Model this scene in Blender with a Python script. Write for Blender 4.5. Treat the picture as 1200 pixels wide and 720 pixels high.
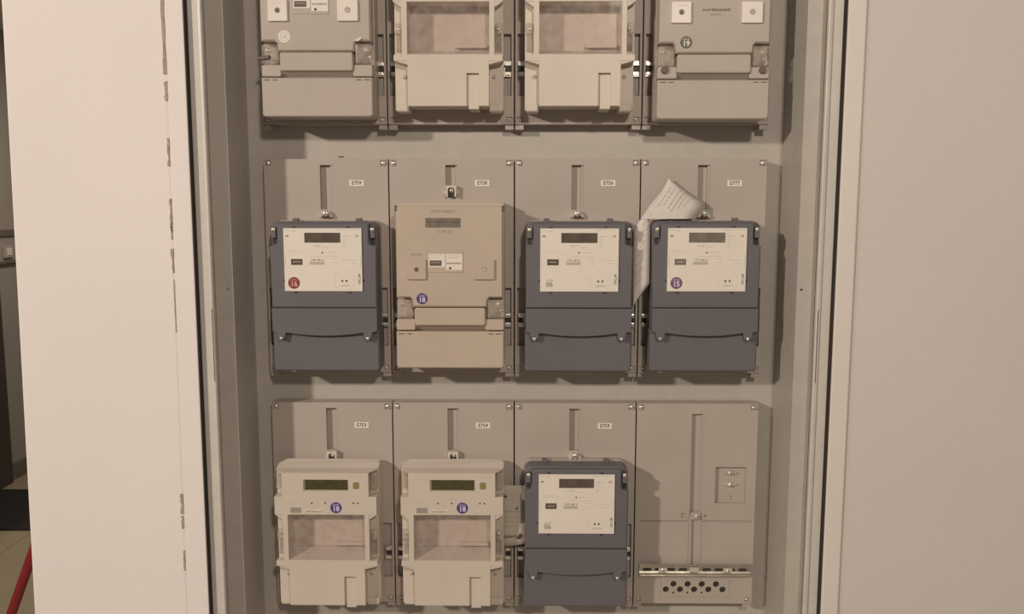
import bpy, bmesh, math, random
from mathutils import Vector, Matrix
random.seed(7)
for o in list(bpy.data.objects): bpy.data.objects.remove(o)
sc = bpy.context.scene
COL = sc.collection

# ------------------------------------------------------------------ camera
cam = bpy.data.cameras.new('camera')
co = bpy.data.objects.new('camera', cam); COL.objects.link(co)
cam.lens = 30.0; cam.sensor_width = 36.0; cam.clip_start = 0.02
PITCH, YAW, ROLL = .11975, -.012427, .00057
co.location = (0.0166, -1.7136, 1.62)
fw = Vector((math.sin(YAW)*math.cos(PITCH), math.cos(YAW)*math.cos(PITCH), -math.sin(PITCH)))
rr = fw.cross(Vector((0, 0, 1))).normalized(); uu = rr.cross(fw)
r2 = rr*math.cos(ROLL)+uu*math.sin(ROLL); u2 = uu*math.cos(ROLL)-rr*math.sin(ROLL)
co.rotation_euler = Matrix((r2, u2, -fw)).transposed().to_euler()
sc.camera = co

# ------------------------------------------------------------------ world, lamps, exposure
w = bpy.data.worlds.new('world'); sc.world = w; w.use_nodes = True
w.node_tree.nodes['Background'].inputs[0].default_value = (1, .86, .70, 1)
w.node_tree.nodes['Background'].inputs[1].default_value = 0.15
def lamp(name, loc, power, size, col=(1, .86, .705), aim=(0, 0, 1.4)):
    l = bpy.data.lights.new(name, 'AREA'); l.shape = 'DISK'; l.size = size
    l.energy = power; l.color = col
    o = bpy.data.objects.new(name, l); COL.objects.link(o); o.location = loc
    o.rotation_euler = (Vector(aim)-Vector(loc)).to_track_quat('-Z', 'Y').to_euler()
    return o
lamp('ceiling_lamp_light', (-3.9, -3.7, 3.15), 172, .26)
lamp('ceiling_lamp_light', (0.6, -2.95, 2.8), 34, .22)
lamp('corridor_fill_light', (-1.9, 2.6, 2.5), 17, .25, aim=(-2.2, 2.6, 0))  # unseen fill light added to brighten the dark corridor
sc.view_settings.view_transform = 'Standard'
sc.view_settings.look = 'None'
sc.view_settings.gamma = 1
sc.view_settings.exposure = -0.05

# ------------------------------------------------------------------ materials
def mat(name, col, rough=.5, metal=0, noise=.04, nscale=30, bump=0, bscale=200, edge=0, spec=.5):
    m = bpy.data.materials.new(name); m.use_nodes = True
    nt = m.node_tree; N = nt.nodes; L = nt.links
    b = N['Principled BSDF']
    b.inputs['Roughness'].default_value = rough
    b.inputs['Metallic'].default_value = metal
    b.inputs['Specular IOR Level'].default_value = spec
    tc = N.new('ShaderNodeTexCoord')
    n = N.new('ShaderNodeTexNoise'); n.inputs['Scale'].default_value = nscale; n.inputs['Detail'].default_value = 4
    L.new(tc.outputs['Object'], n.inputs['Vector'])
    mr = N.new('ShaderNodeMapRange'); mr.inputs[1].default_value = .3; mr.inputs[2].default_value = .7
    mr.inputs[3].default_value = 1-noise; mr.inputs[4].default_value = 1+noise
    L.new(n.outputs[0], mr.inputs[0])
    mx = N.new('ShaderNodeVectorMath'); mx.operation = 'SCALE'; mx.inputs[0].default_value = col
    L.new(mr.outputs[0], mx.inputs['Scale']); L.new(mx.outputs[0], b.inputs['Base Color'])
    last = None
    if edge:
        bv = N.new('ShaderNodeBevel'); bv.samples = 4; bv.inputs['Radius'].default_value = edge
        last = bv.outputs[0]
    if bump:
        n2 = N.new('ShaderNodeTexNoise'); n2.inputs['Scale'].default_value = bscale; n2.inputs['Detail'].default_value = 3
        L.new(tc.outputs['Object'], n2.inputs['Vector'])
        bp = N.new('ShaderNodeBump'); bp.inputs['Strength'].default_value = bump; bp.inputs['Distance'].default_value = .002
        L.new(n2.outputs[0], bp.inputs['Height'])
        if last: L.new(last, bp.inputs['Normal'])
        last = bp.outputs[0]
    if last: L.new(last, b.inputs['Normal'])
    return m
M = {}
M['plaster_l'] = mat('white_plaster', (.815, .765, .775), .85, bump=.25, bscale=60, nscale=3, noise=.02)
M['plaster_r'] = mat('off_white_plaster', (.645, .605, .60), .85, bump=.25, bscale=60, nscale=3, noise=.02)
M['trim'] = mat('painted_trim', (.72, .675, .655), .6, bump=.08, bscale=80, nscale=4, noise=.02)
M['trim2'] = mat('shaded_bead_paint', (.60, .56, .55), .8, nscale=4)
M['chip'] = mat('chipped_filler', (.40, .34, .29), .95, bump=.6, bscale=300, noise=.25, nscale=120)
M['corridor'] = mat('corridor_paint', (.36, .335, .30), .8, bump=.1, nscale=4)
M['ceil'] = mat('ceiling_paint', (.75, .72, .68), .9)
M['cab'] = mat('cabinet_grey_steel', (.46, .43, .40), .45, bump=.04, bscale=400, edge=.001)
M['frame'] = mat('cabinet_frame_steel', (.60, .575, .545), .42, bump=.04, bscale=400, edge=.0015)
M['panel'] = mat('panel_grey_plastic', (.443, .392, .362), .55, bump=.05, bscale=300, edge=.0008, nscale=8)
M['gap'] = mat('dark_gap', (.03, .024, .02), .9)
M['beige'] = mat('meter_beige_plastic', (.505, .425, .362), .5, bump=.05, bscale=300, edge=.0015, nscale=10)
M['cream'] = mat('meter_cream_plastic', (.62, .555, .495), .42, bump=.04, bscale=300, edge=.0015, nscale=10)
M['greyb'] = mat('meter_light_grey_plastic', (.455, .405, .37), .5, bump=.05, bscale=300, edge=.0015, nscale=10)
M['white'] = mat('white_plastic', (.78, .73, .70), .4, edge=.001)
M['blue'] = mat('meter_blue_grey_plastic', (.136, .131, .150), .5, bump=.06, bscale=300, edge=.0018, nscale=10, noise=.05)
M['plate'] = mat('printed_label_film', (.79, .735, .68), .45, noise=.02)
M['label'] = mat('paper_label', (.80, .76, .72), .6, noise=.02)
M['ink'] = mat('black_ink', (.06, .05, .045), .6)
M['ink2'] = mat('faded_ink', (.33, .29, .26), .6)
M['ink3'] = mat('pale_grey_ink', (.50, .455, .415), .6)
M['ink4'] = mat('faint_ink', (.68, .63, .58), .6)
M['lcd'] = mat('lcd_brown', (.115, .095, .08), .22, noise=.15, nscale=60)
M['lcdg'] = mat('lcd_olive', (.075, .068, .035), .22, noise=.15, nscale=60)
M['lcdp'] = mat('lcd_pale', (.20, .175, .15), .25, noise=.15, nscale=60)
M['olive'] = mat('olive_button', (.26, .24, .09), .4)
M['metal'] = mat('zinc_metal', (.85, .82, .77), .27, metal=.7, noise=.1, nscale=100)
M['rail'] = mat('galvanised_rail', (.62, .60, .56), .32, metal=1, noise=.1, nscale=60)
M['dark'] = mat('dark_plastic', (.035, .03, .028), .5)
M['seal'] = mat('dark_lead_seal', (.12, .095, .085), .5)
M['violet'] = mat('violet_sticker', (.085, .055, .235), .4)
M['red'] = mat('red_sticker', (.26, .055, .05), .4)
M['plum'] = mat('plum_sticker', (.19, .10, .20), .4)
M['black'] = mat('black_sticker', (.05, .042, .035), .4)
M['lilac'] = mat('lilac_print', (.72, .65, .78), .5)
M['pink'] = mat('pink_print', (.62, .42, .40), .5)
M['paper'] = mat('note_paper', (.68, .635, .615), .8, bump=.5, bscale=25, noise=.03)
M['card'] = mat('buff_card', (.56, .51, .44), .8, bump=.2, bscale=40)
M['pocket'] = mat('inner_pocket_plastic', (.60, .53, .50), .4, bump=.2, bscale=45, noise=.03, nscale=40)
M['redpaint'] = mat('red_lacquer', (.20, .013, .018), .4)
M['rubber'] = mat('black_rubber', (.018, .016, .014), .9, bump=.6, bscale=150)
M['tile'] = mat('beige_floor_tile', (.37, .315, .225), .4, noise=.06, nscale=8)
M['grout'] = mat('grout', (.20, .17, .14), .9)
M['skirt'] = mat('skirting_tile', (.17, .14, .115), .5)
M['jamb'] = mat('dark_painted_metal', (.06, .05, .045), .5)
def clear(name, col, amt):
    m = bpy.data.materials.new(name); m.use_nodes = True
    nt = m.node_tree; N = nt.nodes; L = nt.links; out = N['Material Output']
    N.remove(N['Principled BSDF'])
    t = N.new('ShaderNodeBsdfTransparent'); t.inputs[0].default_value = (.96, .94, .93, 1)
    g = N.new('ShaderNodeBsdfPrincipled'); g.inputs['Base Color'].default_value = (*col, 1); g.inputs['Roughness'].default_value = .12
    n = N.new('ShaderNodeTexNoise'); n.inputs['Scale'].default_value = 45; n.inputs['Detail'].default_value = 5
    tc = N.new('ShaderNodeTexCoord'); L.new(tc.outputs['Object'], n.inputs['Vector'])
    mr = N.new('ShaderNodeMapRange'); mr.inputs[1].default_value = .35; mr.inputs[2].default_value = .7
    mr.inputs[3].default_value = amt*.4; mr.inputs[4].default_value = amt*1.5
    L.new(n.outputs[0], mr.inputs[0])
    x = N.new('ShaderNodeMixShader'); L.new(mr.outputs[0], x.inputs[0])
    L.new(t.outputs[0], x.inputs[1]); L.new(g.outputs[0], x.inputs[2]); L.new(x.outputs[0], out.inputs[0])
    return m
M['clear'] = clear('clear_polycarbonate', (.74, .68, .64), .10)
M['cap'] = clear('clear_seal_cap', (.62, .55, .50), .36)

# ------------------------------------------------------------------ mesh helpers
def link(name, bm, m, parent=None, loc=None, smooth=False, label=None, cat=None, group=None, kind=None):
    me = bpy.data.meshes.new(name)
    bmesh.ops.recalc_face_normals(bm, faces=bm.faces[:])
    bm.to_mesh(me); bm.free()
    me.materials.append(M[m] if isinstance(m, str) else m)
    if smooth:
        for p in me.polygons: p.use_smooth = True
    o = bpy.data.objects.new(name, me); COL.objects.link(o)
    if parent: o.parent = parent
    if loc: o.location = loc
    if label: o['label'] = label
    if cat: o['category'] = cat
    if group: o['group'] = group
    if kind: o['kind'] = kind
    return o
def empty(name, loc, label, cat, group=None):
    o = bpy.data.objects.new(name, None); COL.objects.link(o); o.location = loc
    o.empty_display_size = .02
    o['label'] = label; o['category'] = cat
    if group: o['group'] = group
    return o
def box(bm, x0, x1, y0, y1, z0, z1, bev=0):
    vs = [bm.verts.new(p) for p in ((x0,y0,z0),(x1,y0,z0),(x1,y1,z0),(x0,y1,z0),(x0,y0,z1),(x1,y0,z1),(x1,y1,z1),(x0,y1,z1))]
    fs = [bm.faces.new([vs[i] for i in f]) for f in ((0,1,5,4),(1,2,6,5),(2,3,7,6),(3,0,4,7),(4,5,6,7),(3,2,1,0))]
    if bev:
        es = {e for f in fs for e in f.edges}
        bmesh.ops.bevel(bm, geom=list(es), offset=bev, segments=2, affect='EDGES', profile=.6)
    return bm
def nb(): return bmesh.new()
def B(*a, **k): return box(nb(), *a, **k)
def prism(bm, pts, y0, y1, cham=0):
    """outline in x,z extruded from the back y0 to the front y1 (y1<y0), with an optional front chamfer"""
    n = len(pts)
    back = [bm.verts.new((x, y0, z)) for x, z in pts]
    rings = [back]
    if cham:
        cx = []
        for i in range(n):
            a, b, c = Vector(pts[i-1]), Vector(pts[i]), Vector(pts[(i+1) % n])
            d1 = (b-a).normalized(); d2 = (c-b).normalized()
            n1 = Vector((-d1.y, d1.x)); n2 = Vector((-d2.y, d2.x))
            k = n1+n2; l = k.length_squared
            k = k*(2/l) if l > .3 else k*2
            cx.append(b+k*cham*area_sign(pts))
        rings.append([bm.verts.new((x, y1+cham, z)) for x, z in pts])
        rings.append([bm.verts.new((p.x, y1, p.y)) for p in cx])
    else:
        rings.append([bm.verts.new((x, y1, z)) for x, z in pts])
    for r0, r1 in zip(rings, rings[1:]):
        for i in range(n):
            bm.faces.new((r0[i], r0[(i+1) % n], r1[(i+1) % n], r1[i]))
    bm.faces.new(rings[-1]); bm.faces.new(back[::-1])
    return bm
def area_sign(p):
    a = sum(p[i][0]*p[(i+1) % len(p)][1]-p[(i+1) % len(p)][0]*p[i][1] for i in range(len(p)))
    return 1 if a > 0 else -1
def rrect(x0, x1, z0, z1, r, n=4, corners=(1, 1, 1, 1)):
    """counter-clockwise from lower left"""
    out = []
    for k, (cx, cz, a0) in enumerate(((x0+r, z0+r, 180), (x1-r, z0+r, 270), (x1-r, z1-r, 0), (x0+r, z1-r, 90))):
        if corners[k]:
            for i in range(n+1):
                a = math.radians(a0+90*i/n); out.append((cx+r*math.cos(a), cz+r*math.sin(a)))
        else:
            out.append(((x0, x1, x1, x0)[k], (z0, z0, z1, z1)[k]))
    return out
def relief(rects, yback):
    """stepped relief: rects (x0,x1,z0,z1,y) painted in order, y None = empty"""
    bm = nb()
    xs = sorted({round(v, 6) for r in rects for v in r[:2]}); zs = sorted({round(v, 6) for r in rects for v in r[2:4]})
    nx, nz = len(xs)-1, len(zs)-1
    D = [[None]*nz for _ in range(nx)]
    for (x0, x1, z0, z1, y) in rects:
        for i in range(nx):
            if xs[i] < x0-1e-6 or xs[i+1] > x1+1e-6: continue
            for j in range(nz):
                if zs[j] < z0-1e-6 or zs[j+1] > z1+1e-6: continue
                D[i][j] = y
    V = {}
    def v(x, y, z):
        k = (round(x, 6), round(y, 6), round(z, 6))
        if k not in V: V[k] = bm.verts.new(k)
        return V[k]
    def quad(*p):
        try: bm.faces.new([v(*q) for q in p])
        except ValueError: pass
    def g(i, j): return D[i][j] if 0 <= i < nx and 0 <= j < nz else None
    for i in range(nx):
        for j in range(nz):
            y = D[i][j]
            if y is None: continue
            a, b, c, d = xs[i], xs[i+1], zs[j], zs[j+1]
            quad((a, y, c), (b, y, c), (b, y, d), (a, y, d))
            quad((a, yback, d), (b, yback, d), (b, yback, c), (a, yback, c))
            for (ni, nj, p, q) in ((i-1, j, (a, d), (a, c)), (i+1, j, (b, c), (b, d)), (i, j-1, (a, c), (b, c)), (i, j+1, (b, d), (a, d))):
                o = g(ni, nj); o = yback if o is None else o
                if o > y+1e-7:
                    quad((p[0], o, p[1]), (q[0], o, q[1]), (q[0], y, q[1]), (p[0], y, p[1]))
    return bm
def cyl(bm, x, z, r, y0, y1, n=14, dome=0):
    A = [(x+r*math.cos(2*math.pi*i/n), z+r*math.sin(2*math.pi*i/n)) for i in range(n)]
    prism(bm, A, y0, y1, dome)
    return bm
def ring(bm, x, z, r0, r1, y0, y1, n=20):
    for i in range(n):
        a, b = 2*math.pi*i/n, 2*math.pi*(i+1)/n
        P = lambda r, t, y: (x+r*math.cos(t), y, z+r*math.sin(t))
        for q in ((P(r0,a,y1),P(r1,a,y1),P(r1,b,y1),P(r0,b,y1)), (P(r1,a,y1),P(r1,a,y0),P(r1,b,y0),P(r1,b,y1)), (P(r0,a,y1),P(r0,b,y1),P(r0,b,y0),P(r0,a,y0))):
            bm.faces.new([bm.verts.new(p) for p in q])
    return bm
def tube(bm, pts, r, n=8):
    pts = [Vector(p) for p in pts]; rings = []
    for i, p in enumerate(pts):
        d = (pts[min(i+1, len(pts)-1)]-pts[max(i-1, 0)]).normalized()
        a = d.orthogonal().normalized(); b = d.cross(a)
        rings.append([bm.verts.new(p+r*(a*math.cos(2*math.pi*k/n)+b*math.sin(2*math.pi*k/n))) for k in range(n)])
    for r0, r1 in zip(rings, rings[1:]):
        for k in range(n): bm.faces.new((r0[k], r0[(k+1) % n], r1[(k+1) % n], r1[k]))
    bm.faces.new(rings[0][::-1]); bm.faces.new(rings[-1])
    return bm
def text(s, size, x, y, z, m, parent, name='lettering', rot=0, width=None, bold=0):
    c = bpy.data.curves.new(name, 'FONT'); c.body = s; c.size = size; c.align_x = 'CENTER'; c.align_y = 'CENTER'
    c.extrude = .00015; c.offset = bold; c.resolution_u = 2
    t = bpy.data.objects.new(name, c); COL.objects.link(t)
    dg = bpy.context.evaluated_depsgraph_get(); me = bpy.data.meshes.new_from_object(t.evaluated_get(dg))
    bpy.data.objects.remove(t)
    o = bpy.data.objects.new(name, me); COL.objects.link(o)
    me.materials.clear(); me.materials.append(M[m])
    sx = 1
    if width:
        wx = max(v.co.x for v in me.vertices)-min(v.co.x for v in me.vertices); sx = width/wx
    Rm = Matrix.Rotation(rot, 4, 'Y') @ Matrix.Rotation(math.pi/2, 4, 'X') @ Matrix.Diagonal((sx, 1, 1, 1))
    me.transform(Matrix.Translation((x, y, z)) @ Rm)
    o.parent = parent
    return o
def prints(lines, y, m, parent, name='fine_print'):
    """runs of tiny print: (x0,x1,z,h) broken into dashes like words"""
    bm = nb()
    for (x0, x1, z, h) in lines:
        x = x0
        while x < x1-.0006:
            l = random.uniform(.0015, .005); e = min(x+l, x1)
            box(bm, x, e, y-.0001, y+.0003, z-h/2, z+h/2); x = e+random.uniform(.0006, .0012)
    return link(name, bm, m, parent, kind='stuff')
def dome(bm, x, z, r, y, n=14):
    rs = [[bm.verts.new((x+r*k*math.cos(2*math.pi*i/n), y+.0022-dy, z+r*k*math.sin(2*math.pi*i/n))) for i in range(n)] for k, dy in ((1, 0), (1, .0022+r*.12), (.86, .0022+r*.35), (.6, .0022+r*.5), (.28, .0022+r*.58))]
    for a, b in zip(rs, rs[1:]):
        for i in range(n): bm.faces.new((a[i], a[(i+1) % n], b[(i+1) % n], b[i]))
    bm.faces.new(rs[-1]); bm.faces.new(rs[0][::-1])
def screw(parent, x, y, z, r=.0042, m='metal', name='screw'):
    bm = nb(); dome(bm, x, z, r, y)
    a = random.uniform(0, 3)
    s = link(name, bm, m, parent, smooth=True)
    b2 = nb(); c_, s_ = math.cos(a), math.sin(a); w_ = .0005; l_ = r*.75
    pts = [(x+c_*l_-s_*w_, z+s_*l_+c_*w_), (x-c_*l_-s_*w_, z-s_*l_+c_*w_), (x-c_*l_+s_*w_, z-s_*l_-c_*w_), (x+c_*l_+s_*w_, z+s_*l_-c_*w_)]
    prism(b2, pts, y-.0020, y-r*.62)
    link('screw_slot', b2, 'dark', s)
    return s
def sticker(parent, x, y, z, r, m, num, tm, line=True, label=None):
    bm = nb(); cyl(bm, x, z, r, y+.0002, y-.0003, 28)
    s = link('year_sticker', bm, m, parent, label=label)
    text(num, r*1.2, x, y-.0005, z-r*.22, tm, s, 'numerals', bold=.00035)
    if line: prints([(x-r*.5, x+r*.5, z+r*.62, .0007), (x-r*.62, x+r*.62, z+r*.42, .0007)], y-.0005, tm, s)
    return s

# ================================================================== SETTING
YW = -.13
def struct(name, bm, m): return link(name, bm, m, kind='structure')
struct('floor', B(-3.2, 3.2, -3.4, 4.7, -.1, -.008), 'grout')
floor = bpy.data.objects['floor']
tm_ = B(.0015, .5985, .0015, .5985, -.01, 0, bev=.001)
t0 = link('tile', tm_, 'tile', floor); first = True
for i in range(-5, -1):
    for j in range(-1, 7):
        o = t0 if first else t0.copy()
        if not first: COL.objects.link(o)
        first = False
        o.parent = floor; o.location = (i*.6-.02, j*.6-.03, 0)
M['tile2'] = mat('bounce_floor_tile', (.52, .46, .38), .4, noise=.05)  # paler than the corridor tiles so the unseen floor bounces more light
struct('floor_near', B(-.62, 3.2, -3.4, -.0, -.009, -.001), 'tile2').name = 'floor_cabinet_side'
struct('ceiling', B(-3.2, 3.2, -.13, 4.7, 2.62, 2.72), 'ceil')
struct('wall_end', B(-3.2, 3.2, 4.6, 4.7, 0, 2.62), 'corridor')
struct('wall_corridor', B(-3.15, -3.0, .3, 4.6, 0, 2.62), 'corridor')
bm = nb(); box(bm, -.944, -.6315, YW, .3, 0, 2.62, bev=.004)
for v_ in bm.verts: v_.co.x += (.0178 if v_.co.x < -.8 else .0095)*(v_.co.z-.75)/1.2-(.0 if v_.co.x < -.8 else .008)   # the plaster edges stand slightly out of plumb
wl = struct('wall_left', bm, 'plaster_l')
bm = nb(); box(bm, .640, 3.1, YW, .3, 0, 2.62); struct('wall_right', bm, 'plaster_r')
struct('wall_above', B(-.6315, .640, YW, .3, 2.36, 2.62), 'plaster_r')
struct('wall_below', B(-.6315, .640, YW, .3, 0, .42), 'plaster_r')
struct('wall_niche', B(-.6315, .640, .12, .3, .42, 2.36), 'gap')
# skirting in the corridor
struct('baseboard_corridor', B(-3.0, -2.985, .3, 4.6, 0, .095, bev=.002), 'skirt')
# painted frame strips either side of the cabinet
bm = nb(); box(bm, -.6318, -.5970, YW-.0008, .1, .42, 2.36, bev=.0022)
for v_ in bm.verts:
    if v_.co.x < -.62: v_.co.x += .0095*(v_.co.z-.75)/1.2-.008
t1 = struct('trim_1', bm, 'plaster_l')
t2 = struct('trim_2', B(.5970, .6295, YW-.003, .1, .42, 2.36, bev=.0022), 'trim')
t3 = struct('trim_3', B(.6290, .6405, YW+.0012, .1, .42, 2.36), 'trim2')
# chipped filler along the left seam
def chip(x, z, wd, h, seed):
    rnd = random.Random(seed); n = 9
    L = [(x-wd*rnd.uniform(.15, .6), z+h*(i/(n-1)-.5)) for i in range(n)]
    R = [(x+wd*rnd.uniform(.1, .5), z+h*(i/(n-1)-.5)) for i in range(n)]
    bm = nb(); prism(bm, R+L[::-1], YW+.001, YW-.0014)
    link('plaster_chip', bm, 'chip', wl)
for k, (x, z, wd, h) in enumerate(((-.6335, 1.93, .006, .15), (-.6325, 1.825, .006, .035), (-.6325, 1.715, .004, .05), (-.6325, 1.60, .0045, .06), (-.6325, 1.515, .005, .045), (-.633, 1.008, .004, .025), (-.633, 1.045, .006, .04), (-.633, .93, .004, .04), (-.6325, 1.57, .0025, .03), (-.632, 1.43, .001, .1))):
    chip(x-.001+.0095*(z-.75)/1.2-.0085, z, wd*1.25, h, k)

# ------------------------------------------------------------------ corridor things seen past the left wall
o = link('floor_mat', B(-3.0+.02, -1.7, 2.35, 2.94, 0, .012, bev=.003), 'rubber', label='black rubber mat on the tiled corridor floor', cat='mat')
tr = empty('cable_trunking', (-3.0, 3.2, 1.38), 'grey wall trunking with dark edges running along the corridor wall', 'trunking')
link('trunking_body', B(0.0005, .018, -2.8, 1.3, -.09, .055, bev=.003), 'corridor', tr)
link('dark_edge_strip', B(0.0005, .03, -2.8, 1.3, .055, .092, bev=.003), 'skirt', tr)
link('dark_edge_strip', B(0.0005, .024, -2.8, 1.3, -.104, -.09, bev=.002), 'skirt', tr)
so = empty('wall_socket', (-2.982, 3.22, 1.345), 'pale socket on the corridor wall trunking, left edge of photo', 'socket')
link('socket_plate', B(0, .016, -.05, .035, -.035, .035, bev=.004), 'greyb', so)
link('socket_insert', B(.012, .02, -.03, .015, -.022, .022, bev=.003), 'white', so)
link('wall_post', B(-3.0, -2.96, 2.9, 3.09, .0, 1.27, bev=.004), 'jamb', label='dark narrow post against the corridor wall, left edge of photo', cat='post')
# red handle leaning on the hidden side of the left wall
bm = nb(); tube(bm, [(-1.492, .25, .012), (-1.35, .25, .33), (-1.1745, .25, .7625), (-.958, .25, 1.30)], .0115, 14)
hb = link('red_pole', bm, 'redpaint', smooth=True, label='red pole leaning at a slant behind the left wall', cat='pole')
bm = nb(); tube(bm, [(-.962, .25, 1.29), (-.952, .25, 1.315)], .0125, 14); link('end_cap', bm, 'dark', hb)

# ================================================================== CABINET
cab = empty('meter_cabinet', (0, 0, .44), 'grey recessed steel electricity meter cabinet standing open between the walls', 'cabinet')
cz0, cz1 = .44-.44, 2.34-.44
def cpart(name, bm, m='cab', parent=cab, label=None): return link(name, bm, m, parent, label=label)
cpart('back_panel', B(-.548, .548, .035, .042, 0, 1.90))
for s in (-1, 1):
    a, b = sorted((s*.5375, s*.5905)); 
    cpart('side_panel', B(*sorted((s*.5390, s*.542)), -.088, .035, 0, 1.90))
    fl = cpart('inner_flange', B(*sorted((s*.5385, s*.5730)), -.0900, -.0860, 0, 1.90))
    # outer frame: L profile with a rounded raised lip
    bm = nb()
    prof = [(.5742, -.084), (.5742, -.1010), (.5672, -.1160), (.5668, -.1195), (.5690, -.1215), (.5745, -.1205), (.577, -.118), (.5935, -.118), (.595, -.1160), (.595, .08), (.593, .08), (.593, -.084)]
    v0 = [bm.verts.new((s*x, y, 0)) for x, y in prof]; v1 = [bm.verts.new((s*x, y, 1.90)) for x, y in prof]
    n = len(prof)
    for i in range(n): bm.faces.new((v0[i], v0[(i+1) % n], v1[(i+1) % n], v1[i]))
    bm.faces.new(v0); bm.faces.new(v1[::-1])
    fr = cpart('outer_frame', bm, 'frame')
    cpart('hinge_slot', B(*sorted((s*.5696, s*.5707)), -.1218, -.120, 1.285-.44, 1.424-.44), 'dark', fr)
    screw(fl, s*.5470, -.0900, 1.459-.44, .0035 if s < 0 else .0022, 'cab' if s < 0 else 'dark')
    cpart('gap_shade_strip', B(*sorted((s*.5952, s*.5968)), -.1290, .0, 0, 1.90), 'gap')  # dark strip added to stand in for shade in the frame gap
cpart('top_panel', B(-.5925, .5925, -.12, .06, 1.90, 1.905))
cpart('bottom_panel', B(-.5925, .5925, -.08, .06, -.005, 0))
cpart('mounting_slot', B(-.3565, -.3465, .0343, .036, 1.7145-.44, 1.7165-.44), 'dark')

# ================================================================== MOUNTING PANELS
PW = .2476; PH = .4300
def rail_bm(x0, x1, z0, z1, y, dp=.008):
    """top-hat rail: two flanges forward, channel behind"""
    bm = nb(); h = z1-z0; f = h*.2
    for (a, b, yy) in ((z0, z0+f, y), (z1-f, z1, y)):
        box(bm, x0, x1, yy, yy+.0015, a, b, bev=.0004)
    box(bm, x0, x1, y, y+dp, z0+f, z0+f+.0015); box(bm, x0, x1, y, y+dp, z1-f-.0015, z1-f)
    box(bm, x0, x1, y+dp-.0015, y+dp, z0+f, z1-f)
    box(bm, x0, x1, y-.0008, y+.0006, z0, z0+.0012); box(bm, x0, x1, y-.0008, y+.0006, z1-.0012, z1)
    return bm
def rail_slots(r, x0, x1, zc, y, n, hw):
    st = (x1-x0)/n
    for i in range(n):
        xc = x0+st*(i+.5); link('rail_slot', prism(nb(), rrect(xc-st*.36, xc+st*.36, zc-hw, zc+hw, hw*.9), y+.0005, y-.0003), 'dark', r)
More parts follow.
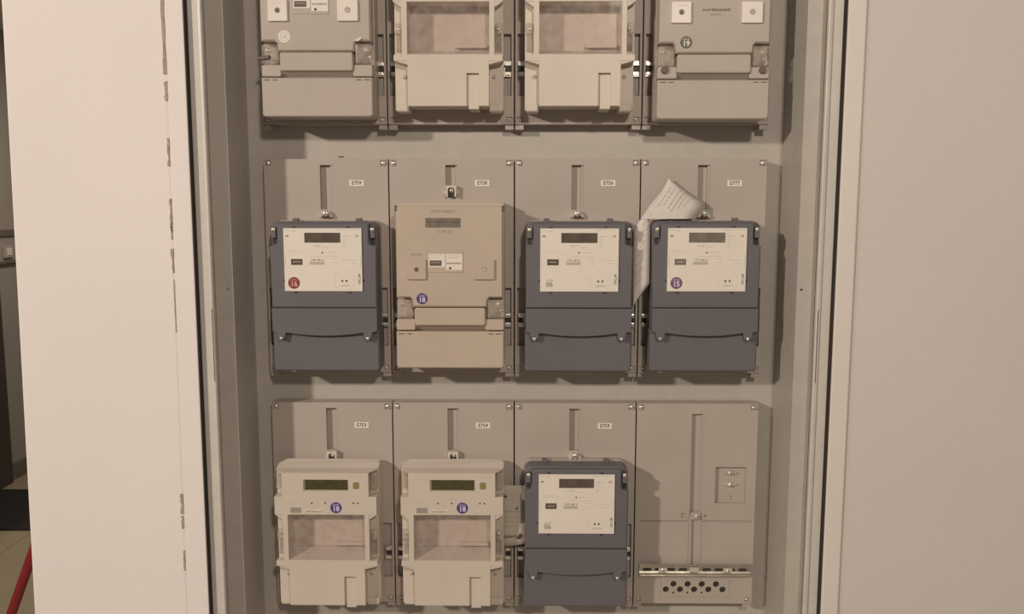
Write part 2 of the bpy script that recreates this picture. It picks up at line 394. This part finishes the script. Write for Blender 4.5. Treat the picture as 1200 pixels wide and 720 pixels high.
def panel(cx, z0, label, number=None, slot=(.330, .418), hook='screw', blank=False, fine=.0):
    p = empty('mounting_panel', (cx, 0, z0), label, 'panel', 'grey mounting panels in the meter cabinet')
    h = PW/2; H = PH
    R = [(-h, h, 0, H, 0)]
    if not blank:
        R += [(-.0118, .0118, slot[0], slot[1], .011), (.0075, .0118, slot[0], slot[1], .004)]
        R += [(-h+.0045, h-.0045, .055, .173, .012)]
        R += [(-h+.0045, -h+.011, .057, .120, .010), (h-.011, h-.0045, .057, .12, .010)]
    else:
        R += [(-.0108, .0138, .19, .408, .008), (.0095, .0138, .19, .408, .003), (-.0125, .0150, .075, .19, .006), (-.0125, -.0060, .075, .19, .001),
              (-h+.010, -.0150, .178, .1815, .0028), (.0180, h-.006, .178, .1815, .0028),
              (.0405, .103, .219, .296, .0075),
              (-.028, -.0185, .187, .197, .003), (.019, .0235, .189, .194, .004)]
    for sx in (-1, 1):
        a, b = sorted((sx*h, sx*(h-.0145)))
        R += [(a+.001*(sx > 0)*0, b, H-.014, H-.0025, .0022)]
        a, b = sorted((sx*(h-.003), sx*(h-.0145)))
        R += [(a, b, .004, .014, .0030)]
    body = link('panel_plate', relief(R, .031), 'panel', p)
    for sx in (-1, 1):
        screw(p, sx*(h-.0085), .0005, H-.0085, .0050)
        screw(p, sx*(h-.0105), .002, .009, .0034)
        link('mounting_foot', B(*sorted((sx*h, sx*(h-.017))), .004, .034, -.010, -.0002, bev=.001), 'panel', p)
    if blank:
        # cable holes punched in the plate
        zc = [(-.0564+.0297*i, .031, .0065) for i in range(5)]+[(-.0406+.0297*i, .0428, .0065) for i in range(4)]+[(-.0406+.0297*i, .0237, .0023) for i in range(3)]
        cb = nb()
        for (x, z, r) in zc: cyl(cb, x, z, r, .0315, -.005, 18)
        cu = link('cutter', cb, 'gap'); cu.location = (cx, 0, z0)
        mod = body.modifiers.new('cut', 'BOOLEAN'); mod.object = cu; mod.operation = 'DIFFERENCE'; mod.solver = 'EXACT'
        bpy.context.view_layer.update()
        dg = bpy.context.evaluated_depsgraph_get(); me = bpy.data.meshes.new_from_object(body.evaluated_get(dg))
        body.modifiers.clear(); body.data = me; me.materials.clear(); me.materials.append(M['panel']); bpy.data.objects.remove(cu)
        for (x, z, r) in zc: link('hole_shade_fill', cyl(nb(), x, z, r, .03, .0025, 18), 'dark', p)  # black fill stands in for the shade inside each hole
        bm = nb()
        for (a, b, c, d) in ((-.068, .076, .0535, .0541), (-.068, .076, .0147, .0153), (-.068, -.0674, .0147, .0541), (.0754, .076, .0147, .0541)): box(bm, a, b, -.0004, .0004, c, d)
        link('embossed_border', bm, 'panel', p)
        r = link('din_rail', rail_bm(-h+.0098, h-.0058, .0638, .0905, -.0085, .0055), 'rail', p, label='galvanised steel top-hat rail')
        rail_slots(r, -h+.014, h-.010, .0768, -.0046, 9, .0030)
        for x in (-.065, .0705):
            bb = nb(); prism(bb, [(x-.009, .0735), (x-.0045, .0685), (x+.0045, .0685), (x+.009, .0735), (x+.009, .0815), (x-.009, .0815)], -.0035, -.0085); link('rail_clamp', bb, 'metal', r)
            screw(r, x, -.009, .0765, .0035)
        link('rail_bridge', B(-.008, .010, -.0085, -.003, .072, .0865, bev=.001), 'metal', r)
        screw(p, .0045, -.0015, .191, .0042); 
        link('slot_slider', B(-.0095, .0125, -.0005, .006, .183, .199, bev=.001), 'panel', p)
        bm = nb(); prism(bm, [(-.005, .4090), (.0075, .4090), (.0012, .4195)], .0005, -.0010); link('arrow_mark', bm, 'ink3', p)
        for z in (.2825, .257):
            screw(p, .0725, .004, z, .0052); link('terminal_clip', B(.060, .085, .003, .007, z-.0018, z+.0018), 'metal', p)
        link('terminal_clip', B(.066, .075, .006, .0075, .226, .236), 'panel', p)
    else:
        r = link('din_rail', rail_bm(-h+.0052, h-.0052, .0925, .1215, .0045), 'rail', p, label='galvanised steel top-hat rail')
        for sx in (-1, 1):
            link('rail_clip', B(*sorted((sx*(h-.0065), sx*(h-.0175))), .001, .006, .1125, .1195, bev=.001), 'metal', r)
            link('rail_clip', B(*sorted((sx*(h-.0065), sx*(h-.0175))), .001, .006, .0945, .1015, bev=.001), 'metal', r)
            link('rail_clip_shadow_gap', B(*sorted((sx*(h-.0065), sx*(h-.0165))), .0025, .006, .1035, .1105), 'dark', r)
        zb = slot[0]-.009
        if hook == 'screw':
            bm = nb(); prism(bm, [(-.0135, zb-.006), (.0135, zb-.006), (.0105, zb+.001), (.0055, zb+.0065), (-.0055, zb+.0065), (-.0105, zb+.001)], .002, -.010, .001)
            hk = link('hanger_bracket', bm, 'metal', p); link('bracket_shadow_slot', B(-.007, .007, -.0108, -.009, zb-.0062, zb-.0025), 'dark', hk); screw(hk, 0, -.012, zb+.0012, .0062)
        else:
            bm = nb(); prism(bm, [(-.0105, zb-.0135), (-.0065, zb-.0135), (-.0065, zb+.0005), (-.004, zb+.004), (.004, zb+.004), (.0065, zb+.0005), (.0065, zb-.0135), (.0105, zb-.0135), (.0105, zb+.0085), (-.0105, zb+.0085)], .002, -.012)
            hk = link('hanger_bracket', bm, 'cream', p); link('bracket_opening', B(-.0066, .0066, -.006, .001, zb-.0135, zb-.0005), 'dark', hk)
            screw(hk, 0, -.006, zb-.001, .0048)
            for sx in (-1, 1): link('bracket_wing', B(*sorted((sx*.0108, sx*.0145)), -.006, .001, zb-.009, zb-.001, bev=.0006), 'metal', hk)
    if number:
        lb = link('number_label', B(.0465, .0755, -.0006, .0002, .3765, .3885, bev=.0002), 'label', p)
        text(number, .0105, .061, -.0009, .3825, 'ink', lb, 'numerals', width=.0190, bold=.0001)
    return p
R1, R2, R3 = 1.777, 1.2795, .7855
XS = (-.3755, -.1252, .1252, .3755)
wh = ['far left', 'second from left', 'third from left', 'far right']
panel(XS[0], R1, 'grey panel behind the top-row far left grey meter with white buttons', None)
panel(XS[1], R1, 'grey panel behind the top-row cream windowed meter, second from left', None, hook='loop')
panel(XS[2], R1, 'grey panel behind the top-row cream windowed meter, third from left', None, hook='loop')
panel(XS[3], R1, 'grey panel behind the top-row far right grey meter with lead seals', None)
panel(XS[0], R2, 'grey panel behind the blue-grey meter with red sticker, labelled E759', 'E759')
panel(XS[1], R2, 'grey panel with short slot behind the middle-row beige meter, labelled E758', 'E758', slot=(.378, .418), hook='loop')
panel(XS[2], R2, 'grey panel behind the middle-row blue-grey meter third from left, labelled E756', 'E756')
panel(XS[3], R2, 'grey panel with the tucked paper slip, middle row far right, labelled E777', 'E777')
panel(XS[0], R3, 'grey panel behind the bottom-row far left cream windowed meter, labelled E753', 'E753', hook='loop')
panel(XS[1], R3, 'grey panel behind the bottom-row cream meter second from left, labelled E754', 'E754', hook='loop')
panel(XS[2], R3, 'grey panel behind the bottom-row blue-grey meter, labelled E759', 'E759')
panel(XS[3], R3, 'empty grey panel with exposed metal rail and round cable holes, bottom right', blank=True)

# ================================================================== METERS
def seal_cap(p, x, z, wd, h, y, label=None):
    c = link('seal_cap', B(x-wd/2, x+wd/2, y-.012, y+.001, z-h/2, z+h/2, bev=.003), 'cap', p, label=label)
    return c

def blue_meter(cx, z0, label, number, sm, tmm, lcd, rect, wing=1):
    p = empty('blue_electricity_meter', (cx, 0, z0), label, 'electricity meter', 'blue-grey electricity meters')
    link('base_plate', prism(nb(), rrect(-.1025, .1025, .002, .2955, .012, corners=(0, 0, 1, 1)), -.0005, -.020, .001), 'greyb', p, label='light grey rear base plate')
    link('housing', prism(nb(), rrect(-.1030, .1030, .004, .2940, .013, corners=(0, 0, 1, 1)), -.019, -.058, .004), 'blue', p)
    out = [(-.1025, .1264), (.1025, .1264), (.1035, .246), (.0905, .250), (.0890, .256), (.0890, .2905), (-.0890, .2905), (-.0890, .256), (-.0905, .250), (-.1035, .246)]
    link('front_housing', prism(nb(), out, -.050, -.068, .0022), 'blue', p)
    # upper terminal cover with curved lower edge and screw lobes
    arc = [(-.1025, .0800), (-.0955, .0790), (-.0925, .0660), (-.0860, .0615), (-.0790, .0660), (-.0765, .0775)]
    arc += [(x/100, .0714+.0062*(x/7.6)**2) for x in (-5.5, -3.5, -1.2, 1.2, 3.5, 5.5)]
    arc += [(.0745, .0775), (.0770, .0660), (.0835, .0615), (.0900, .0660), (.0935, .0790), (.1025, .0800)]
    up = arc+[(.1030, .1258), (-.1030, .1258)]
    link('terminal_cover', prism(nb(), up, -.050, -.0705, .0009), 'blue', p)
    link('lower_cover', prism(nb(), rrect(-.1045, .1045, 0, .0835, .005, corners=(1, 1, 0, 0)), -.002, -.0595, .0025), 'blue', p)
    for x in (-.0860, .0835): screw(p, x, -.0718, .0665, .0034)
    for sx in (-1, 1):
        lug = link('seal_lug', B(sx*.096-.0045, sx*.096+.0045, -.066, -.05, .262, .283, bev=.0015), 'blue', p)
        screw(lug, sx*.0955, -.067, .2785, .0042)
        link('lug_recess', B(sx*.096-.004, sx*.096+.004, -.0585, -.055, .250, .262), 'dark', lug)
        link('top_hook', B(sx*.0625-.0055, sx*.0625+.0055, -.030, -.018, .2925, .3000, bev=.001), 'blue', p)
        for z in (.180,): link('edge_clip', B(sx*.0775-.001, sx*.0775+.001, -.0695, -.067, z-.002, z+.002), 'dark', p)
    for x in (-.055, .05):
        for z in (.2835, .1565): link('edge_clip', B(x-.003, x+.003, -.0692, -.067, z-.001, z+.001), 'dark', p)
    # label plate
    yl = -.0705
    lp = link('label_plate', relief([(-.0755, .0752, .1595, .2812, yl), (-.0352, .0345, .2530, .2725, -.0686)], -.066), 'plate', p)
    link('display', B(-.0348, .0341, -.0690, -.066, .2534, .2721), lcd, p)
    ds = [(-.034, -.030, .2725), (.030, .034, .2725)]
    prints([(-.018, -.004, .2475, .0012), (.0, .012, .2445, .0008)], yl, 'ink2', lp)
    link('indicator_lamp', cyl(nb(), -.001, .2345, .0015, yl, yl-.0008, 10), 'ink', lp)
    prints([(-.0675, -.045, .2383, .0009), (-.0675, -.030, .2345, .0007), (.004, .026, .2345, .0008), (-.015, .030, .2272, .0007), (.015, .033, .2218, .0008), (.037, .068, .2195, .0007), (.016, .032, .2165, .0006), (.017, .030, .2120, .0006), (.052, .068, .2135, .001)], yl, 'ink3', lp)
    prints([(-.0715, -.062, .2775, .0010), (-.060, -.052, .2760, .0016), (.028, .071, .2782, .0009), (.038, .051, .2655, .0013)], yl, 'ink3', lp)
    prints([(.038, .045, .2600, .0007), (.038, .045, .2565, .0007), (.038, .044, .2530, .0007), (.038, .044, .2495, .0007), (.038, .044, .2460, .0007)], yl, 'ink3', lp)
    bm = nb(); box(bm, -.0715, -.0655, yl-.0003, yl, .2645, .2680); box(bm, .0640, .0655, yl-.0003, yl, .2640, .2690); box(bm, .0680, .0692, yl-.0003, yl, .2640, .2690); box(bm, .0640, .0692, yl-.0003, yl, .2660, .2668)
    link('printed_symbol', bm, 'ink2', lp)
    bm = nb(); box(bm, -.0620, -.0400, yl-.0004, yl, .2105, .2220); pr = link('data_window', bm, rect, lp)
    prints([(-.058, -.044, .2165, .0018)], yl-.0004, 'ink3', pr)
    bm = nb(); box(bm, -.026, .002, yl-.0003, yl, .2110, .2165, bev=0); link('barcode', bm, 'ink3', lp)
    text('139 4613', .006, -.0115, yl-.0004, .2198, 'ink2', lp, 'numerals', width=.024)
    link('optical_port_ring', ring(nb(), .0405, .1800, .0196, .0200, yl, yl-.0003, 28), 'ink4', lp)
    for x in (.0365, .0445): link('optical_port', cyl(nb(), x, .1795, .0019, yl, yl-.0005, 12), 'ink', lp)
    bm = nb(); tube(bm, [(.0325, yl, .1695), (.0352, yl, .1685), (.0362, yl, .1715), (.0382, yl, .1700), (.0400, yl, .1715), (.0420, yl, .1703), (.051, yl, .1705)], .0005, 6); link('printed_symbol', bm, 'ink2', lp)
    text('MT382', .0062, .0692, yl-.0003, .1830, 'ink2', lp, 'lettering', rot=math.pi/2, width=.020, bold=.0001)
    bm = nb(); box(bm, -.0730, -.0726, yl-.0003, yl, .205, .228); box(bm, .0722, .0726, yl-.0003, yl, .205, .228); link('printed_rule', bm, 'ink3', lp)
    if sm: sticker(lp, -.0575, yl, .1755, .0115, sm, number, tmm)
    else: sticker(lp, -.0575, yl, .1755, .0112, 'plate', number, 'ink2')
    return p
blue_meter(-.3690, 1.2930, 'blue-grey electricity meter with red round sticker, middle row far left', '16', 'red', 'pink', 'lcd', 'lcd')
blue_meter(.1260, 1.2930, 'blue-grey electricity meter with plain 06 sticker, middle row, left of the paper slip', '06', None, None, 'lcd', 'lcd')
blue_meter(.3707, 1.2940, 'blue-grey electricity meter with purple round sticker, right of the paper slip', '15', 'plum', 'lilac', 'lcdp', 'lcdp')
blue_meter(.1252, .8060, 'blue-grey electricity meter alone in the bottom row, left of the empty panel', '06', None, None, 'lcd', 'lcd')

def beige_meter(cx, z0, label, m, variant):
    p = empty('beige_electricity_meter', (cx, 0, z0), label, 'electricity meter', 'wide beige electricity meters')
    bm = prism(nb(), rrect(-.1055, .1055, .004, .3225, .005), -.0005, -.040, .001)
    link('rear_housing', bm, m, p)
    link('upper_housing', prism(nb(), [(-.0715, .1205), (.0715, .1205), (.0735, .135), (.0775, .139), (.1035, .139), (.1035, .3165), (-.1035, .3165), (-.1035, .139), (-.0775, .139), (-.0735, .135)], -.038, -.070, .003), m, p)
    link('side_block', prism(nb(), rrect(-.1050, -.068, .0745, .0965, .003), -.038, -.066, .0015), m, p)
    link('side_block', prism(nb(), rrect(.068, .1050, .0745, .0965, .003), -.038, -.066, .0015), m, p)
    link('cover_bar', prism(nb(), rrect(-.0690, .0690, .0845, .1190, .004), -.038, -.0705, .0018), m, p)
    bm = nb()
    v = [bm.verts.new(q) for q in ((-.069, -.0665, .0845), (.069, -.0665, .0845), (.069, -.052, .0735), (-.069, -.052, .0735), (-.069, -.038, .0845), (.069, -.038, .0845), (.069, -.038, .0735), (-.069, -.038, .0735))]
    for f in ((0,1,2,3), (0,4,5,1), (1,5,6,2), (3,7,4,0), (2,6,7,3)): bm.faces.new([v[i] for i in f])
    link('bar_underside', bm, m, p)
    tc = link('terminal_cover', prism(nb(), rrect(-.1050, .1050, 0, .0725, .006, corners=(1, 1, 0, 0)), -.001, -.0690, .002), m, p)
    for sx in (-1, 1):
        for a, b in ((.0745, .084), (.0890, .1005)):
            link('cover_slot', B(*sorted((sx*a, sx*b)), -.0693, -.068, .0672, .0686), 'dark', tc)
        c = seal_cap(p, sx*.0885, .1165, .031, .037, -.055)
        screw(c, sx*.0935, -.058, .1245, .0048)
        screw(c, sx*.0985, -.055, .1120, .0038) if sx > 0 else None
        link('cap_shadow_groove', B(*sorted((sx*.0725, sx*.1035)), -.0462, -.0395, .0972, .0990), 'seal', c)
        link('corner_notch', B(*sorted((sx*.1005, sx*.1052)), -.0702, -.055, .3060, .3170, bev=.001), 'seal', p)
    y = -.070
    wb = 'white' if variant != 'mid' else m
    dx = -.006 if variant == 'left' else 0
    for x0, x1 in ((-.0820+dx, -.0450+dx), (.0480+dx, .0870+dx)):
        bt = link('function_button', prism(nb(), rrect(x0, x1, .1745, .2135, .002), y+.001, y-.0045, .001), wb, p)
        xc = (x0+x1)/2
        link('button_hole', cyl(nb(), xc, .1945, .0052, y-.0043, y-.0048, 16), 'ink2', bt)
        link('hole_core', cyl(nb(), xc-.0003, .1938, .0038, y-.0048, y-.0051, 16), 'seal' if x0 < 0 else 'ink3', bt)
        if x0 < 0: prints([(xc-.009, xc+.009, .2065, .0009)], y-.0045, 'ink3', bt)
    if variant == 'mid':
        link('display', B(-.0460, .0215, y-.0006, y+.001, .2750, .2930), 'lcdp', p)
        link('display_ink', B(-.043, .018, y-.0009, y, .2850, .2862), 'lcd', p)
        text('METER ENERGY', .007, -.0115, y-.0003, .3055, 'ink2', p, 'lettering', width=.046)
        text('T 09 Tx', .008, -.0095, y-.0003, .2665, 'ink2', p, 'lettering', width=.028)
        text('MT831', .0065, -.063, y-.0003, .2225, 'ink2', p, 'lettering', width=.020)
    if variant in ('mid', 'left'):
        ip = link('info_label', B(-.0420, .0260, y-.0005, y+.001, .1880, .2310), 'greyb' if variant == 'left' else 'beige', p)
        lp1 = link('info_panel', B(-.0405, -.0090, y-.0007, y, .1985, .2240), 'plate' if variant == 'mid' else 'white', ip)
        lp2 = link('info_panel', B(-.0070, .0245, y-.0007, y, .1930, .2240), 'plate' if variant == 'mid' else 'white', ip)
        link('data_window', B(-.0385, -.0155, y-.0010, y, .2010, .2115), 'seal', lp1)
        prints([(-.036, -.018, .2075, .0012)], y-.001, 'ink3', lp1)
        prints([(-.0385, -.012, .2205, .0008), (-.0385, -.018, .2165, .0008), (-.033, -.014, .1935, .0008)], y-.0007, 'ink3', lp1)
        prints([(-.004, .021, .2205, .0008), (-.004, .018, .2165, .0008), (-.0055, .0225, .2060, .0035)], y-.0007, 'ink2', lp2)
        link('indicator_lamp', cyl(nb(), .0010, .1965, .0024, y-.0004, y-.0012, 14), 'ink', ip)
    if variant == 'right':
        text('nordwestd', .0088, .0010, y-.0003, .1995, 'ink', p, 'lettering', width=.050)
        text('electric', .006, .0010, y-.0003, .1912, 'ink2', p, 'lettering', width=.021)
        sticker(p, -.0530, y, .1405, .0112, 'black', '19', 'plate')
        for sx in (-1, 1):
            se = link('lead_seal', cyl(nb(), sx*.0925-.001*sx, .0905, .0068, -.066, -.071, 16, .001), 'seal', p)
            link('seal_wire', tube(nb(), [(sx*.0925, -.069, .095), (sx*.0965, -.072, .103), (sx*.098, -.070, .112), (sx*.093, -.069, .122)], .0006, 6), 'metal', se)
    if variant == 'mid': sticker(p, -.0540, y, .1370, .0108, 'violet', '18', 'lilac')
    if variant == 'left':
        d = link('clear_sticker', cyl(nb(), -.0590, .1475, .0115, y+.0002, y-.0004, 28), 'white', p, label='pale round sticker')
        link('sticker_ring', ring(nb(), -.0590, .1475, .0075, .0082, y-.0004, y-.0007, 24), 'ink3', d)
        text('15', .009, -.0590, y-.0007, .1470, 'ink3', d, 'numerals')
        link('painted_highlight', prism(nb(), [(.070, .1395), (.0800, .1385), (.0885, .1450), (.0820, .1450), (.078, .1420)], y+.0005, y-.002), 'white', p)  # bite-shaped highlight, put in as a white sliver
        se = link('lead_seal', tube(nb(), [(-.108, -.064, .1085), (-.088, -.070, .1095)], .0040, 12), 'seal', p)
    return p
beige_meter(-.3720, 1.7850, 'grey-beige electricity meter with white buttons and pale round sticker, top row far left', 'greyb', 'left')
beige_meter(.3740, 1.7800, 'grey-beige electricity meter with black 19 sticker and lead seals, top row far right', 'greyb', 'right')
beige_meter(-.1243, 1.3010, 'plain beige electricity meter with violet 18 sticker, middle row second from left', 'beige', 'mid')

def cream_meter(cx, z0, label, variant, ztop=.2955):
    p = empty('cream_electricity_meter', (cx, 0, z0), label, 'electricity meter', 'cream electricity meters with a window')
    F = -.070; S = -.044
    R = [(-.1035, .1035, 0, .2845, S),
         (-.1025, .1025, .196, .2335, F), (-.0870, .0870, .2335, .2825, F),
         (-.0870, .0870, .10, .196, F), (-.1025, .1025, .0885, .1010, F),
         (-.0765, .0765, .0055, .0885, F), (-.0765, .0765, 0, .0055, None),
         (-.1025, -.0870, .10, .196, -.050), (.0870, .1035, .10, .196, -.050),
         (-.0765, .0775, .1010, .196, -.024),
         (.0345, .0575, .0055, .0660, -.0635), (.0380, .0575, .0, .0620, -.067),
         (-.0433, .0467, .2455, .2685, -.0665)]
    link('housing', relief(R, -.0005), 'cream', p)
    # sloping top
    bm = nb()
    Fv = [(-.0870, F, .2825), (.0870, F, .2825), (.1032, S, .2852), (.1032, -.028, .2925), (.098, -.014, ztop), (-.088, -.014, ztop), (-.1032, -.028, .2900), (-.1032, S, .2852)]
    top = [bm.verts.new(q) for q in Fv]
    low = [bm.verts.new((q[0]*.999, q[1]+.0006, .2822 if q[1] < -.06 else .2800)) for q in Fv]
    for i in range(8): bm.faces.new((top[i], top[(i+1) % 8], low[(i+1) % 8], low[i]))
    bm.faces.new((top[0], top[1], top[2], top[7])); bm.faces.new((top[7], top[2], top[3], top[6])); bm.faces.new((top[6], top[3], top[4], top[5])); bm.faces.new(low[::-1])
    link('sloping_top', bm, 'cream', p)
    # corner chamfers that step in from the wide block to the side recess
    for sx in (-1, 1):
        for (za, zb) in ((.196, .186), (.0885, .0820)):
            bm = nb(); pts = [(sx*.1025, za), (sx*.0868 if za > .1 else sx*.0765, za), (sx*.0868 if za > .1 else sx*.0765, zb)]
            if sx < 0: pts = pts[::-1]
            prism(bm, pts if area_sign(pts) > 0 else pts[::-1], S, F+.0005); link('corner_gusset', bm, 'cream', p)
        link('bottom_foot', prism(nb(), rrect(*sorted((sx*.0760, sx*.1010)), -.003, .012, .003), -.001, -.050, .002), 'cream', p)
        sc_ = screw(p, sx*.0930, -.052, .150, .0050)
        seal_cap(p, sx*.0950, .1500, .0135, .020, -.0505)
        screw(p, sx*.0860, -.0455, .0630, .0040, 'cream')
        screw(p, sx*.0945, -.0455, .2740, .0046)
        seal_cap(p, sx*.0955, .262, .013, .034, -.0455)
        link('seal_tab', B(*sorted((sx*.0885, sx*.1)), -.055, -.050, .108, .140, bev=.001), 'cap', p)
    # sill and shelf in the window pocket
    bm = nb()
    a = [(-.0765, F+.0005, .1012), (.0775, F+.0005, .1012), (.0775, -.030, .1130), (-.0765, -.030, .1130), (-.0765, -.0235, .1012), (.0775, -.0235, .1012), (.0775, -.0235, .1130), (-.0765, -.0235, .1130)]
    v = [bm.verts.new(q) for q in a]
    for f in ((0,1,2,3), (3,2,6,7), (0,4,5,1), (1,5,6,2), (3,7,4,0), (4,7,6,5)): bm.faces.new([v[i] for i in f])
    link('window_sill', bm, 'pocket', p)
    link('window_shelf', B(.012, .072, -.036, -.024, .1180, .1245, bev=.001), 'pocket', p)
    link('window_backing', B(-.0765, .0775, -.0255, -.0238, .1135, .1958), 'pocket', p)
    link('clear_window', B(-.0762, .0772, -.0690, -.0680, .1015, .1955), 'clear', p, label='clear plastic window')
    y = F
    link('display', B(-.0405, .0450, -.0672, -.066, .2468, .2672), 'lcdg', p)
    link('reset_button', prism(nb(), rrect(.0560, .0680, .2500, .2640, .003), y+.001, y-.0012, .0006), 'olive', p)
    prints([(.0475, .0600, .2752, .0014), (.060, .083, .2748, .0008), (-.075, -.060, .2225, .0010)], y, 'ink3', p)
    for x in (-.0275, -.0005, .0560, .0650): link('indicator_lamp', cyl(nb(), x, .2205, .0016, y+.0002, y-.0006, 12), 'ink', p)
    dw = link('data_window', B(-.0706, -.0490, y-.0004, y, .2000, .2110), 'ink2', p)
    bc = link('barcode', B(-.0400, -.0080, y-.0004, y, .2010, .2085), 'white', p)
    prints([(-.039, -.009, .2035, .0030), (-.037, -.012, .2078, .0008)], y-.0004, 'ink2', bc)
    sticker(p, .0210, y, .2110, .0115, 'violet', '18', 'lilac')
    prints([(-.01, .03, .2290, .0007)], y, 'ink3', p)
    return p
cream_meter(-.3770, .8055, 'cream meter with clear window, bottom row far left', 'low')
cream_meter(-.1238, .8060, 'cream meter with clear window, bottom row, left of the buff card', 'low')
cream_meter(-.1240, 1.7990, 'cream meter with clear window, top row, second from left', 'top')
cream_meter(.1235, 1.7990, 'cream meter with clear window, top row, third from left', 'top')

# ================================================================== PAPER SLIP AND CARD
def sheet(name, rows, m, th=.0004, sub=6, **k):
    """rows of (left point, right point) interpolated into a bent sheet with thickness"""
    bm = nb(); rws = []
    for (l0, r0), (l1, r1) in zip(rows, rows[1:]):
        for i in range(sub):
            t = i/sub
            rws.append((Vector(l0).lerp(Vector(l1), t), Vector(r0).lerp(Vector(r1), t)))
    rws.append((Vector(rows[-1][0]), Vector(rows[-1][1])))
    g = []
    for l, r in rws:
        g.append([bm.verts.new(l.lerp(r, j/4)+Vector((0, -.004*math.sin(math.pi*j/4), 0))) for j in range(5)])
    for a, b in zip(g, g[1:]):
        for j in range(4): bm.faces.new((a[j], a[j+1], b[j+1], b[j]))
    o = link(name, bm, m, smooth=True, **k)
    s = o.modifiers.new('thickness', 'SOLIDIFY'); s.thickness = th
    return o
def py_(z):
    t = min(max((1.671-z)/.13, 0), 1); return -.012-.033*t*t*(3-2*t)
zr = [(1.671, .3028, .3042), (1.645, .2890, .3370), (1.621, .2680, .3700), (1.597, .2505, .3520), (1.592, .2470, .3485), (1.5912, .2464, .2650), (1.573, .2334, .2650), (1.50, .2325, .2650), (1.466, .2328, .2650), (1.422, .2325, .2345)]
rows = [((a, py_(z), z), (b, py_(z), z)) for z, a, b in zr]
pap = sheet('paper_slip', rows, 'paper', label='creased white paper slip tucked behind the middle-row far right blue-grey meter', cat='paper')
bm = nb(); rnd = random.Random(3); d = Vector((-.582, -.813)); nrm = Vector((.813, -.582))
for off, a, b, wdt in ((.012, .012, .060, .0012), (.020, .010, .050, .0012), (.030, .004, .052, .0014), (.038, .002, .050, .0022), (.046, .004, .038, .0012), (.054, .006, .030, .0012), (.009, .075, .105, .001), (.017, .080, .110, .001)):
    x = a
    while x < b:
        l = min(rnd.uniform(.004, .011), b-x); o0 = Vector((.3035, 1.671))+nrm*off
        q = [o0+d*x, o0+d*(x+l), o0+d*(x+l)+nrm*wdt, o0+d*x+nrm*wdt]
        bm.faces.new([bm.verts.new((v_.x, py_(v_.y)-.0050, v_.y)) for v_ in q]); x += l+.002
for k in range(6):
    z = 1.555-.018*k
    q = [(.2385, z), (.2375+.012, z+.016), (.2375+.013, z+.015), (.2395, z-.001)]
    bm.faces.new([bm.verts.new((x_, py_(z_)-.0050, z_)) for x_, z_ in q])
link('fine_print', bm, 'ink3', pap, kind='stuff')
rows2 = [((-.0275, -.016, 1.0480), (.030, -.016, 1.0470)), ((-.0268, -.020, .985), (.030, -.020, .985)), ((-.0258, -.026, .9200), (.030, -.024, .9260))]
card = sheet('hanging_card', rows2, 'card', label='buff printed card hanging between cream and blue-grey meters in bottom row', cat='card')
prints([(-.022, .020, .995, .0007), (-.022, .018, .982, .0007), (-.02, .020, .973, .0007), (-.022, .016, .962, .0007)], -.0262, 'ink3', card)
bm = nb(); prism(bm, [(-.024, 1.0255), (-.0185, 1.0235), (-.014, 1.0235), (-.020, 1.0275)], -.0200, -.0235); link('printed_mark', bm, 'ink', card)
bm = nb(); prism(bm, [(.003, .9990), (.008, .9995), (.007, 1.002), (.004, 1.001)], -.0200, -.0260); link('printed_mark', bm, 'ink', card)
text('Edison', .009, -.006, -.0288, .9420, 'ink', card, 'lettering', rot=-.12, width=.026)
bm = nb(); prism(bm, [(.004, .9380), (.013, .9360), (.0155, .9440), (.0135, .9475), (.0105, .9470), (.0105, .9420)], -.0230, -.0290); link('printed_mark', bm, 'ink', card)
